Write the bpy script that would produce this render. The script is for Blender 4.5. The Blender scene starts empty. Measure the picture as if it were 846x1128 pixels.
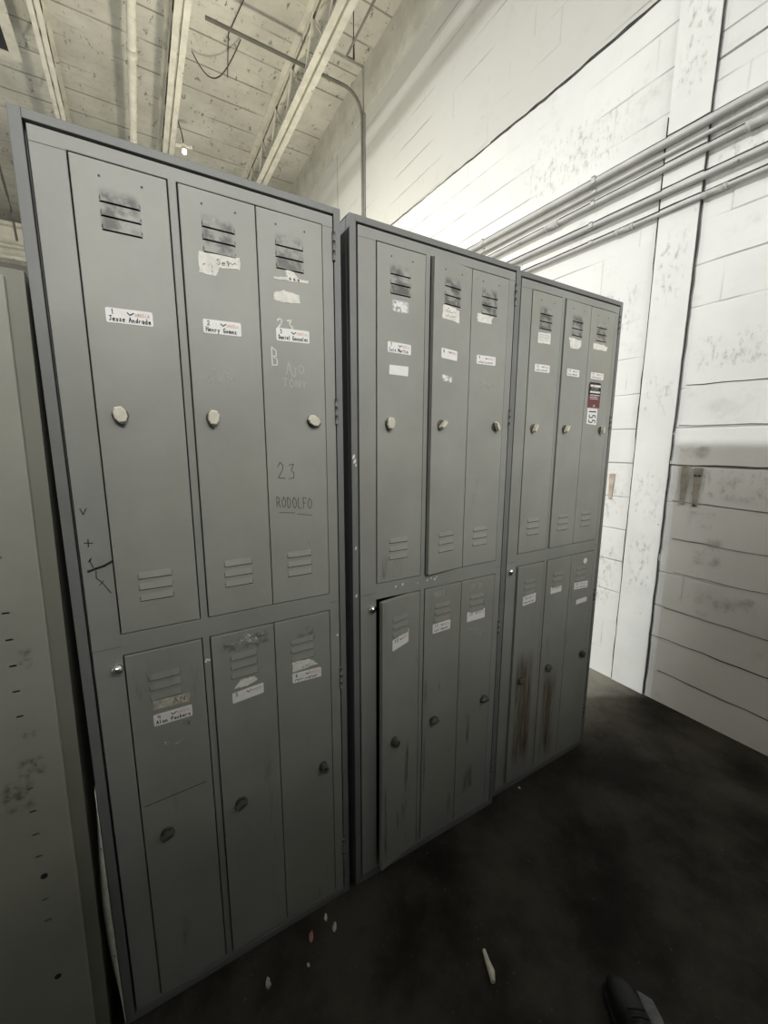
import bpy, bmesh, math, random
from mathutils import Vector, Matrix
random.seed(7)
C = bpy.context.scene.collection
PI = math.pi

# ------------------------------------------------------------------ materials
def nt(name):
    m = bpy.data.materials.new(name); m.use_nodes = True
    n = m.node_tree.nodes; l = m.node_tree.links
    return m, n, l, n['Principled BSDF']

def N(n, kind, **kw):
    o = n.new(kind)
    for k, v in kw.items():
        if k in o.inputs.keys(): o.inputs[k].default_value = v
        else: setattr(o, k, v)
    return o

def math_node(n, l, op, a, b=None, c=None, clamp=False):
    o = n.new('ShaderNodeMath'); o.operation = op; o.use_clamp = clamp
    for i, v in enumerate((a, b, c)):
        if v is None: continue
        if isinstance(v, (int, float)): o.inputs[i].default_value = v
        else: l.new(v, o.inputs[i])
    return o.outputs[0]

def smooth(n, l, v, a, b):
    o = n.new('ShaderNodeMapRange'); o.interpolation_type = 'SMOOTHSTEP'
    l.new(v, o.inputs['Value']); o.inputs['From Min'].default_value = a; o.inputs['From Max'].default_value = b
    return o.outputs[0]

def mix(n, l, f, a, b):
    o = n.new('ShaderNodeMix'); o.data_type = 'RGBA'
    for k, v in (('Factor', f), ('A', a), ('B', b)):
        s = [i for i in o.inputs if i.name == k and i.enabled and (k == 'Factor' or i.type == 'RGBA')][0]
        if isinstance(v, (int, float)): s.default_value = v
        elif isinstance(v, tuple): s.default_value = (*v, 1) if len(v) == 3 else v
        else: l.new(v, s)
    return [i for i in o.outputs if i.type == 'RGBA'][0]

def noise(n, l, vec, scale, detail=4, rough=.55, stretch=None):
    if stretch:
        mp = n.new('ShaderNodeMapping'); mp.inputs['Scale'].default_value = stretch
        l.new(vec, mp.inputs['Vector']); vec = mp.outputs[0]
    o = n.new('ShaderNodeTexNoise'); o.inputs['Scale'].default_value = scale
    o.inputs['Detail'].default_value = detail; o.inputs['Roughness'].default_value = rough
    l.new(vec, o.inputs['Vector'])
    return o.outputs['Fac']

def bump(n, l, h, bs, strength=.3, dist=.01):
    o = n.new('ShaderNodeBump'); o.inputs['Strength'].default_value = strength; o.inputs['Distance'].default_value = dist
    l.new(h, o.inputs['Height']); l.new(o.outputs[0], bs.inputs['Normal'])

def plain(name, col, rough=.6, metal=0, emit=None):
    m, n, l, b = nt(name)
    b.inputs['Base Color'].default_value = (*col, 1); b.inputs['Roughness'].default_value = rough
    b.inputs['Metallic'].default_value = metal
    if emit:
        b.inputs['Emission Color'].default_value = (*emit[0], 1); b.inputs['Emission Strength'].default_value = emit[1]
    return m

def mottled(name, col, var=.15, scale=6, rough=.6, metal=0, dark=None, stretch=None):
    m, n, l, b = nt(name)
    pos = n.new('ShaderNodeNewGeometry').outputs['Position']
    f = noise(n, l, pos, scale, 5, .6, stretch)
    c = mix(n, l, smooth(n, l, f, .3, .7), tuple(x*(1-var) for x in col), tuple(x*(1+var) for x in col))
    if dark:
        g = noise(n, l, pos, dark[1], 6, .65)
        c = mix(n, l, smooth(n, l, g, dark[2], dark[3]), c, dark[0])
    l.new(c, b.inputs['Base Color'])
    b.inputs['Roughness'].default_value = rough; b.inputs['Metallic'].default_value = metal
    return m

def locker_paint(name, col, soot=False, streaks=False):
    m, n, l, b = nt(name)
    pos = n.new('ShaderNodeNewGeometry').outputs['Position']
    f = noise(n, l, pos, 5, 5, .6)
    c = mix(n, l, smooth(n, l, f, .25, .75), tuple(x*.92 for x in col), tuple(x*1.08 for x in col))
    # rubbed, yellowish worn zones
    g = noise(n, l, pos, 3.3, 4, .5, (1, 1, .6))
    c = mix(n, l, math_node(n, l, 'MULTIPLY', smooth(n, l, g, .55, .75), .35), c, (col[0]*1.05, col[1]*.99, col[2]*.82))
    # fine scuffs
    s = noise(n, l, pos, 38, 3, .7, (1, 1, .35))
    c = mix(n, l, math_node(n, l, 'MULTIPLY', smooth(n, l, s, .70, .80), .45), c, tuple(x*.35 for x in col))
    if streaks:
        s2 = noise(n, l, pos, 14, 5, .65, (1.6, 1, .22))
        c = mix(n, l, math_node(n, l, 'MULTIPLY', smooth(n, l, s2, .58, .76), .55), c, tuple(x*.3 for x in col))
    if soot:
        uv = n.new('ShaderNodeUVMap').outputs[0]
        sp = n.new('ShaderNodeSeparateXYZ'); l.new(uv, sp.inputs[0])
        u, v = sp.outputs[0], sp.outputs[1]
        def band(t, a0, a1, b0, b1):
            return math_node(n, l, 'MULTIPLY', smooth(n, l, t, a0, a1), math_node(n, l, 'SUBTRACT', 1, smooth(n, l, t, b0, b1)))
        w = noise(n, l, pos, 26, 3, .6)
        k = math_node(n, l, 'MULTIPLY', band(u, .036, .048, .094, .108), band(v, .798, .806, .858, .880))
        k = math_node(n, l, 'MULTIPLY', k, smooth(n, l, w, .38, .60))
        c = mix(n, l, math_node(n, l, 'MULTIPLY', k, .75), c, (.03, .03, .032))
    l.new(c, b.inputs['Base Color'])
    b.inputs['Roughness'].default_value = .48
    bump(n, l, noise(n, l, pos, 9, 2), b, .06, .01)
    return m

def stain(name, col, lo, hi, scale, amount=1, stretch=None, rough=.8):
    """thin deposit with ragged, broken edges"""
    m, n, l, b = nt(name)
    uv = n.new('ShaderNodeUVMap').outputs[0]
    sp = n.new('ShaderNodeSeparateXYZ'); l.new(uv, sp.inputs[0])
    def edge(t):
        e = math_node(n, l, 'MINIMUM', t, math_node(n, l, 'SUBTRACT', 1, t))
        return smooth(n, l, e, 0, .22)
    pos = n.new('ShaderNodeNewGeometry').outputs['Position']
    w = noise(n, l, pos, scale, 5, .65, stretch)
    k = math_node(n, l, 'MULTIPLY', edge(sp.outputs[0]), edge(sp.outputs[1]))
    k = math_node(n, l, 'MULTIPLY', k, smooth(n, l, w, lo, hi))
    k = math_node(n, l, 'MULTIPLY', k, amount)
    b.inputs['Base Color'].default_value = (*col, 1); b.inputs['Roughness'].default_value = rough
    l.new(k, b.inputs['Alpha'])
    return m

def wall_material():
    m, n, l, b = nt('painted_block')
    pos = n.new('ShaderNodeNewGeometry').outputs['Position']
    sp = n.new('ShaderNodeSeparateXYZ'); l.new(pos, sp.inputs[0])
    wob = noise(n, l, pos, 2.5, 3)
    z = math_node(n, l, 'MULTIPLY_ADD', wob, .016, sp.outputs[2])
    row = math_node(n, l, 'DIVIDE', math_node(n, l, 'SUBTRACT', z, .173), .191)
    fr = math_node(n, l, 'FRACT', row)
    e = math_node(n, l, 'MINIMUM', fr, math_node(n, l, 'SUBTRACT', 1, fr))
    line = math_node(n, l, 'SUBTRACT', 1, smooth(n, l, e, .004, .035))
    gate = smooth(n, l, noise(n, l, pos, 1.7, 3), .44, .66)
    line = math_node(n, l, 'MULTIPLY', line, gate)
    # vertical joints, staggered every other course, mostly painted over
    fl = math_node(n, l, 'FLOOR', row)
    off = math_node(n, l, 'MULTIPLY', math_node(n, l, 'MODULO', fl, 2), .5)
    yy = math_node(n, l, 'ADD', math_node(n, l, 'DIVIDE', sp.outputs[1], .397), off)
    fy = math_node(n, l, 'FRACT', math_node(n, l, 'ADD', yy, .12))
    ey = math_node(n, l, 'MINIMUM', fy, math_node(n, l, 'SUBTRACT', 1, fy))
    vl = math_node(n, l, 'SUBTRACT', 1, smooth(n, l, ey, .002, .016))
    vl = math_node(n, l, 'MULTIPLY', vl, smooth(n, l, noise(n, l, pos, 2.9, 2), .5, .62))
    base = mix(n, l, smooth(n, l, noise(n, l, pos, 1.4, 5, .6), .3, .7), (.68, .685, .67), (.77, .775, .76))
    cell = n.new('ShaderNodeTexWhiteNoise'); cell.noise_dimensions = '2D'
    cv = n.new('ShaderNodeCombineXYZ'); l.new(math_node(n, l, 'FLOOR', math_node(n, l, 'ADD', yy, .12)), cv.inputs[0]); l.new(fl, cv.inputs[1])
    l.new(cv.outputs[0], cell.inputs['Vector'])
    base = mix(n, l, math_node(n, l, 'MULTIPLY', cell.outputs[0], .10), base, (.55, .55, .54))
    base = mix(n, l, math_node(n, l, 'MULTIPLY', smooth(n, l, z, 3.56, 3.60), .8), base, (.50, .495, .46))   # greyer above the long crack, its dimmer light put into the colour
    sm = noise(n, l, pos, 4.5, 6, .7)
    base = mix(n, l, math_node(n, l, 'MULTIPLY', smooth(n, l, sm, .56, .76), .42), base, (.42, .40, .36))
    speck = noise(n, l, pos, 30, 4, .7)
    base = mix(n, l, math_node(n, l, 'MULTIPLY', smooth(n, l, speck, .68, .76), .5), base, (.22, .21, .2))
    c = mix(n, l, math_node(n, l, 'MULTIPLY', line, .62), base, (.16, .155, .15))
    c = mix(n, l, math_node(n, l, 'MULTIPLY', vl, .25), c, (.25, .25, .24))
    l.new(c, b.inputs['Base Color']); b.inputs['Roughness'].default_value = .75
    h = math_node(n, l, 'SUBTRACT', math_node(n, l, 'MULTIPLY', noise(n, l, pos, 22, 4), .35), math_node(n, l, 'ADD', line, math_node(n, l, 'MULTIPLY', vl, .4)))
    bump(n, l, h, b, .45, .008)
    return m

def ceiling_material():
    m, n, l, b = nt('painted_roof_deck')
    pos = n.new('ShaderNodeNewGeometry').outputs['Position']
    sp = n.new('ShaderNodeSeparateXYZ'); l.new(pos, sp.inputs[0])
    fr = math_node(n, l, 'FRACT', math_node(n, l, 'DIVIDE', math_node(n, l, 'ADD', sp.outputs[1], .02), .36))
    e = math_node(n, l, 'MINIMUM', fr, math_node(n, l, 'SUBTRACT', 1, fr))
    line = math_node(n, l, 'SUBTRACT', 1, smooth(n, l, e, .008, .04))
    line = math_node(n, l, 'MULTIPLY', line, smooth(n, l, noise(n, l, pos, 1.1, 3), .38, .55))
    base = mix(n, l, smooth(n, l, noise(n, l, pos, 1.2, 6, .65), .3, .7), (.50, .49, .43), (.70, .69, .61))
    fib = noise(n, l, pos, 12, 5, .7, (.35, 1.6, 1))
    base = mix(n, l, math_node(n, l, 'MULTIPLY', smooth(n, l, fib, .52, .72), .35), base, (.33, .32, .27))
    flake = noise(n, l, pos, 9, 7, .78, (1.7, .7, 1))
    base = mix(n, l, math_node(n, l, 'MULTIPLY', smooth(n, l, flake, .585, .63), .8), base, (.12, .11, .09))
    c = mix(n, l, math_node(n, l, 'MULTIPLY', line, .7), base, (.16, .15, .12))
    l.new(c, b.inputs['Base Color']); b.inputs['Roughness'].default_value = .85
    bump(n, l, math_node(n, l, 'SUBTRACT', math_node(n, l, 'MULTIPLY', fib, .4), line), b, .5, .02)
    return m

def floor_material():
    m, n, l, b = nt('grimy_concrete')
    pos = n.new('ShaderNodeNewGeometry').outputs['Position']
    f = noise(n, l, pos, 2.6, 6, .62)
    c = mix(n, l, smooth(n, l, f, .34, .68), (.016, .0152, .0130), (.062, .0575, .049))
    g = noise(n, l, pos, 9, 5, .7)
    c = mix(n, l, math_node(n, l, 'MULTIPLY', smooth(n, l, g, .52, .78), .4), c, (.024, .023, .02))
    sp = n.new('ShaderNodeSeparateXYZ'); l.new(pos, sp.inputs[0])          # paler patch behind the lockers: lit floor put into the colour
    lit_floor = math_node(n, l, 'MULTIPLY', smooth(n, l, math_node(n, l, 'ADD', sp.outputs[0], f), 1.9, 2.7), smooth(n, l, math_node(n, l, 'ADD', sp.outputs[1], math_node(n, l, 'MULTIPLY', g, .3)), .1, .6))
    c = mix(n, l, math_node(n, l, 'MULTIPLY', lit_floor, .85), c, (.24, .225, .19))
    s = noise(n, l, pos, 75, 2, .6)
    c = mix(n, l, math_node(n, l, 'MULTIPLY', smooth(n, l, s, .66, .74), .3), c, (.17, .16, .14))
    l.new(c, b.inputs['Base Color'])
    r = math_node(n, l, 'MULTIPLY_ADD', f, .3, .5); l.new(r, b.inputs['Roughness']); b.inputs['Specular IOR Level'].default_value = .06
    bump(n, l, g, b, .15, .004)
    return m

M = dict(
    rim=mottled('rim_paint', (.172, .179, .174), .07, 5, .5, 0, ((.05, .05, .05), 26, .68, .78)),
    frame=locker_paint('frame_paint', (.272, .278, .260)),
    upper=locker_paint('door_paint_sooty_louvres', (.298, .304, .280), soot=True),
    lower=locker_paint('door_paint_scuffed', (.272, .278, .256), streaks=True),
    inside=plain('dark_locker_inside', (.03, .03, .03), .8),
    nickel=mottled('worn_nickel', (.66, .62, .53), .10, 60, .42, .25),
    chrome=plain('chrome', (.85, .85, .85), .12, 1),
    blackmetal=plain('dark_cylinder_metal', (.05, .05, .05), .35, .6),
    paper=mottled('label_paper', (.80, .80, .79), .03, 40, .6),
    oldpaper=mottled('torn_paper', (.74, .73, .68), .10, 60, .8, 0, ((.25, .24, .22), 70, .62, .70)),
    tape=mottled('aged_tape', (.50, .47, .40), .35, 45, .35, 0, ((.22, .15, .12), 60, .58, .68)),
    ink=plain('black_ink', (.012, .012, .014), .6),
    grayink=plain('faded_marker', (.055, .058, .055), .7),
    orange=plain('orange_print', (.76, .40, .31), .6),
    chalk=stain('chalk_paint', (.62, .62, .58), .30, .55, 90, .85),
    chalkline=plain('white_paint_pen', (.72, .72, .67), .8),
    chalkfaint=plain('rubbed_white_pen', (.47, .475, .44), .8),
    rust=stain('rust_run', (.155, .108, .060), .34, .70, 24, .70, (1.9, 1, .16)),
    rustfaint=stain('faint_rust_run', (.14, .10, .06), .40, .7, 24, .45, (1.6, 1, .25)),
    scuff=stain('black_scuff', (.035, .035, .033), .38, .7, 45, .5, (2.0, 1, .18)),
    tan=stain('tan_glue', (.42, .34, .22), .30, .5, 60, .9),
    soot=stain('soot_smear', (.045, .045, .045), .42, .72, 70, .5),
    blotch=stain('white_glue_residue', (.78, .78, .76), .42, .46, 95, 1.0),
    red=mottled('red_print', (.15, .040, .042), .2, 60, .5),
    wall=wall_material(), ceil=ceiling_material(), floor=floor_material(),
    crack=mottled('open_joint_and_shade', (.055, .053, .05), .4, 20, .9),  # also colours the painted shade lines above the conduits
    crackfaint=mottled('hairline_joint', (.20, .195, .185), .5, 12, .9),
    conduit=mottled('painted_conduit', (.46, .46, .45), .10, 8, .45, 0, ((.2, .2, .19), 24, .66, .74)),
    steel=mottled('painted_steel', (.66, .645, .56), .12, 7, .6, 0, ((.14, .13, .10), 16, .62, .72)),
    cab=mottled('beige_cabinet_paint', (.295, .297, .26), .07, 4, .5, 0, ((.11, .11, .10), 9, .66, .78)),
    cabedge=mottled('cabinet_edge_paint', (.20, .20, .168), .07, 4, .55),
    black=plain('black_rubber', (.006, .006, .007), .55),
    greyfab=mottled('grey_mesh_fabric', (.16, .17, .17), .2, 60, .8),
    cable=plain('dark_cable', (.07, .065, .055), .6),
    bulb=plain('lamp_glass', (.9, .9, .85), .3, 0, ((1, .95, .85), 2.5)),
    white=mottled('dirty_white_plastic', (.70, .68, .60), .12, 40, .5),
    scrap=mottled('dirty_scrap', (.46, .45, .40), .2, 60, .8),
    pink=plain('pink_wrapper', (.40, .17, .17), .5),
    duct=plain('black_duct', (.03, .032, .035), .5),
    rustmetal=mottled('stained_strap', (.30, .28, .235), .25, 20, .7, 0, ((.12, .10, .08), 30, .58, .7)),
    brown=mottled('brown_strap', (.46, .38, .30), .2, 20, .8),
    partition=plain('light_block_paint', (.035, .035, .035), .7),  # for the added light-blocking wall behind the camera
)

# ------------------------------------------------------------------ mesh helpers
def obj(name, bm, mats, parent=None, loc=(0, 0, 0), rot=(0, 0, 0), bevel=0, solid=0, smooth_=False, seg=2):
    me = bpy.data.meshes.new(name)
    bmesh.ops.remove_doubles(bm, verts=bm.verts, dist=1e-6)
    bm.normal_update()
    bm.to_mesh(me); bm.free()
    o = bpy.data.objects.new(name, me); C.objects.link(o)
    for m in (mats if isinstance(mats, (list, tuple)) else [mats]): me.materials.append(m)
    o.location = loc; o.rotation_euler = rot
    if parent: o.parent = parent
    if bevel:
        b = o.modifiers.new('bevel', 'BEVEL'); b.width = bevel; b.segments = seg; b.limit_method = 'ANGLE'; b.angle_limit = math.radians(50)
    if solid:
        s = o.modifiers.new('sheet', 'SOLIDIFY'); s.thickness = solid; s.offset = -1
    if smooth_:
        for p in me.polygons: p.use_smooth = True
    return o

def empty(name, loc=(0, 0, 0), rz=0, ry=0):
    o = bpy.data.objects.new(name, None); C.objects.link(o); o.empty_display_size = .1
    o.location = loc; o.rotation_euler = (0, ry, rz); return o

def tag(o, label, cat, group=None):
    o['label'] = label; o['category'] = cat
    if group: o['group'] = group
    return o

def struct(o): o['kind'] = 'structure'; return o

def box(bm, x0, x1, y0, y1, z0, z1, mi=0, mat=None):
    v = [Vector(p) for p in ((x0,y0,z0),(x1,y0,z0),(x1,y1,z0),(x0,y1,z0),(x0,y0,z1),(x1,y0,z1),(x1,y1,z1),(x0,y1,z1))]
    if mat: v = [mat @ p for p in v]
    v = [bm.verts.new(p) for p in v]
    for f in ((3,2,1,0),(4,5,6,7),(0,1,5,4),(1,2,6,5),(2,3,7,6),(3,0,4,7)):
        bm.faces.new([v[i] for i in f]).material_index = mi

def tube(bm, pts, r, sides=12, mi=0, caps=True):
    pts = [Vector(p) for p in pts]; rings = []
    up = Vector((0, 0, 1))
    for i, p in enumerate(pts):
        d = (pts[min(i+1, len(pts)-1)] - pts[max(i-1, 0)]).normalized()
        a = d.cross(up)
        if a.length < 1e-3: a = d.cross(Vector((1, 0, 0)))
        a.normalize(); b = d.cross(a).normalized()
        rr = r[i] if isinstance(r, (list, tuple)) else r
        rings.append([bm.verts.new(p + (a*math.cos(t)+b*math.sin(t))*rr) for t in [2*PI*k/sides for k in range(sides)]])
    for i in range(len(rings)-1):
        for k in range(sides):
            f = bm.faces.new((rings[i][k], rings[i][(k+1) % sides], rings[i+1][(k+1) % sides], rings[i+1][k])); f.material_index = mi; f.smooth = True
    if caps:
        bm.faces.new(rings[0]).material_index = mi; bm.faces.new(rings[-1][::-1]).material_index = mi

def prism(bm, poly, y0, y1, mi=0):
    """polygon in x,z extruded from y0 (front) to y1"""
    a = [bm.verts.new((x, y0, z)) for x, z in poly]; b = [bm.verts.new((x, y1, z)) for x, z in poly]
    n = len(poly)
    bm.faces.new(a).material_index = mi; bm.faces.new(b[::-1]).material_index = mi
    for i in range(n):
        bm.faces.new((a[(i+1) % n], a[i], b[i], b[(i+1) % n])).material_index = mi

def ribbon(bm, pts, w, y, mi=0):
    for (x0, z0), (x1, z1) in zip(pts, pts[1:]):
        d = Vector((x1-x0, z1-z0)); L = d.length
        if L < 1e-7: continue
        d /= L; nx, nz = -d.y*w/2, d.x*w/2; ex, ez = d.x*w*.35, d.y*w*.35
        q = ((x0-ex+nx, z0-ez+nz), (x0-ex-nx, z0-ez-nz), (x1+ex-nx, z1+ez-nz), (x1+ex+nx, z1+ez+nz))
        bm.faces.new([bm.verts.new((a, y, b)) for a, b in q]).material_index = mi

def tray(bm, xs, zs, holes, depth, y=0, hole_flange=True, skip=()):
    """sheet of cells (x,z) at y, with holes, its outer edges folded back by depth"""
    V = {}
    def v(i, j):
        if (i, j) not in V: V[i, j] = bm.verts.new((xs[i], y, zs[j]))
        return V[i, j]
    for i in range(len(xs)-1):
        for j in range(len(zs)-1):
            if (i, j) in holes: continue
            bm.faces.new((v(i, j), v(i+1, j), v(i+1, j+1), v(i, j+1)))
    x0, x1, z0, z1 = xs[0], xs[-1], zs[0], zs[-1]
    eds = [e for e in bm.edges if len(e.link_faces) == 1]
    if not hole_flange:
        def outer(e):
            a, b = e.verts[0].co, e.verts[1].co
            return any(abs(a[k]-t) < 1e-6 and abs(b[k]-t) < 1e-6 for k, t in ((0, x0), (0, x1), (2, z0), (2, z1)))
        eds = [e for e in eds if outer(e)]
    r = bmesh.ops.extrude_edge_only(bm, edges=eds)
    bmesh.ops.translate(bm, verts=[g for g in r['geom'] if isinstance(g, bmesh.types.BMVert)], vec=(0, depth, 0))
    bmesh.ops.recalc_face_normals(bm, faces=bm.faces)
    f0 = [f for f in bm.faces if abs(f.normal.y) > .9]
    if f0 and f0[0].normal.y > 0: bmesh.ops.reverse_faces(bm, faces=bm.faces)

# ------------------------------------------------------------------ stroke lettering
G = {
 'J': [[(.2,1),(.8,1)],[(.55,1),(.55,.25),(.4,.02),(.15,.1)]], 'e': [[(.1,.3),(.7,.36),(.6,.55),(.3,.55),(.1,.28),(.3,.02),(.7,.1)]],
 's': [[(.65,.5),(.25,.52),(.3,.32),(.62,.22),(.5,.02),(.1,.05)]], 'A': [[(.05,0),(.4,1),(.8,0)],[(.2,.4),(.65,.4)]],
 'm': [[(.08,0),(.1,.52)],[(.1,.4),(.3,.55),(.4,.4),(.4,0)],[(.4,.4),(.6,.55),(.75,.4),(.78,0)]], 'b': [[(.15,1),(.15,0),(.55,.05),(.65,.3),(.45,.52),(.15,.4)]],
 'r': [[(.15,0),(.15,.52)],[(.15,.35),(.35,.54),(.6,.5)]], 'a': [[(.65,.5),(.3,.55),(.1,.28),(.3,.02),(.62,.2),(.65,.5),(.68,0)]],
 'd': [[(.6,.45),(.3,.54),(.1,.28),(.3,.02),(.62,.15)],[(.65,1),(.66,0)]], 'n': [[(.12,0),(.12,.52)],[(.12,.38),(.4,.55),(.6,.4),(.62,0)]],
 'H': [[(.15,0),(.15,1)],[(.75,0),(.75,1)],[(.15,.5),(.75,.5)]], 'y': [[(.1,.52),(.35,.1)],[(.65,.52),(.25,-.35)]],
 'G': [[(.75,.85),(.45,1),(.12,.6),(.2,.12),(.6,.02),(.78,.4),(.5,.42)]], 'o': [[(.4,.55),(.12,.35),(.25,.03),(.58,.08),(.65,.4),(.4,.55)]],
 'z': [[(.1,.52),(.65,.52),(.1,.02),(.7,.02)]], 'D': [[(.15,0),(.15,1),(.6,.85),(.75,.45),(.5,.05),(.15,0)]],
 'i': [[(.35,.52),(.36,0)],[(.34,.72),(.38,.78)]], 'l': [[(.35,1),(.36,0)]], 'L': [[(.2,1),(.2,0),(.7,0)]],
 'u': [[(.12,.52),(.15,.1),(.4,.02),(.6,.2)],[(.62,.52),(.63,0)]], 'M': [[(.08,0),(.15,1),(.45,.35),(.75,1),(.85,0)]],
 'v': [[(.1,.52),(.38,.02),(.65,.52)]], 't': [[(.38,.85),(.38,.08),(.6,.02)],[(.12,.55),(.65,.55)]], 'P': [[(.15,0),(.15,1),(.6,.95),(.7,.7),(.5,.48),(.15,.45)]],
 'c': [[(.62,.45),(.35,.54),(.1,.28),(.3,.02),(.65,.1)]], 'h': [[(.15,1),(.15,0)],[(.15,.38),(.42,.54),(.6,.38),(.62,0)]],
 'S': [[(.7,.88),(.4,1),(.15,.78),(.3,.55),(.65,.42),(.7,.15),(.4,0),(.1,.12)]], 'p': [[(.12,.52),(.12,-.35)],[(.12,.4),(.45,.55),(.65,.3),(.45,.03),(.14,.12)]],
 'R': [[(.15,0),(.15,1),(.6,.95),(.68,.7),(.5,.5),(.15,.48)],[(.4,.48),(.75,0)]], 'O': [[(.42,1),(.12,.7),(.15,.2),(.45,0),(.75,.25),(.75,.75),(.42,1)]],
 'F': [[(.15,0),(.15,1),(.75,1)],[(.15,.5),(.6,.5)]], 'B': [[(.15,0),(.15,1),(.6,.9),(.6,.6),(.2,.52),(.65,.42),(.7,.12),(.15,0)]],
 'T': [[(.1,1),(.8,1)],[(.45,1),(.45,0)]], 'N': [[(.12,0),(.12,1),(.75,0),(.75,1)]], 'Y': [[(.1,1),(.42,.5),(.75,1)],[(.42,.5),(.42,0)]],
 'f': [[(.65,.95),(.45,1),(.35,.75),(.35,-.2)],[(.1,.55),(.65,.55)]],
 '1': [[(.35,.8),(.48,1),(.46,0)]], '2': [[(.12,.75),(.35,1),(.65,.82),(.55,.5),(.1,.02),(.75,.04)]],
 '3': [[(.15,.92),(.6,.95),(.35,.58),(.68,.4),(.6,.08),(.12,.05)]], '4': [[(.2,1),(.12,.45),(.75,.48)],[(.62,.95),(.6,0)]],
 '5': [[(.7,1),(.25,1),(.2,.58),(.6,.58),(.68,.2),(.4,0),(.12,.08)]], '6': [[(.6,1),(.2,.6),(.15,.2),(.45,0),(.68,.25),(.45,.48),(.18,.3)]],
 '7': [[(.12,1),(.72,1),(.35,0)]], '8': [[(.42,.53),(.18,.78),(.42,1),(.66,.78),(.42,.53),(.14,.22),(.42,0),(.7,.22),(.42,.53)]],
 '9': [[(.65,.7),(.4,1),(.15,.7),(.4,.48),(.65,.7),(.6,0)]], '0': [[(.42,1),(.15,.6),(.2,.1),(.5,0),(.7,.4),(.65,.85),(.42,1)]],
 '+': [[(.4,.9),(.45,.1)],[(.05,.5),(.8,.52)]], '~': [],
}
def write(bm, text, x, z, h, w, stroke, y, mi, slope=0, jit=.03, spread=1.0):
    """text from (x,z), cap height h, glyph advance w"""
    for k, ch in enumerate(text):
        for st in G.get(ch, []):
            pts = []
            for gx, gz in st:
                px = (k*spread + gx + random.uniform(-jit, jit))*w; pz = (gz + random.uniform(-jit, jit))*h
                pts.append((x + px, z + pz + slope*px))
            ribbon(bm, pts, stroke, y, mi)

def scribble(bm, x, z, w, h, n, stroke, y, mi, slope=0):
    pts = []
    for i in range(n):
        t = i/(n-1); pts.append((x + t*w, z + slope*t*w + random.uniform(0, h)))
    ribbon(bm, pts, stroke, y, mi)
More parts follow.
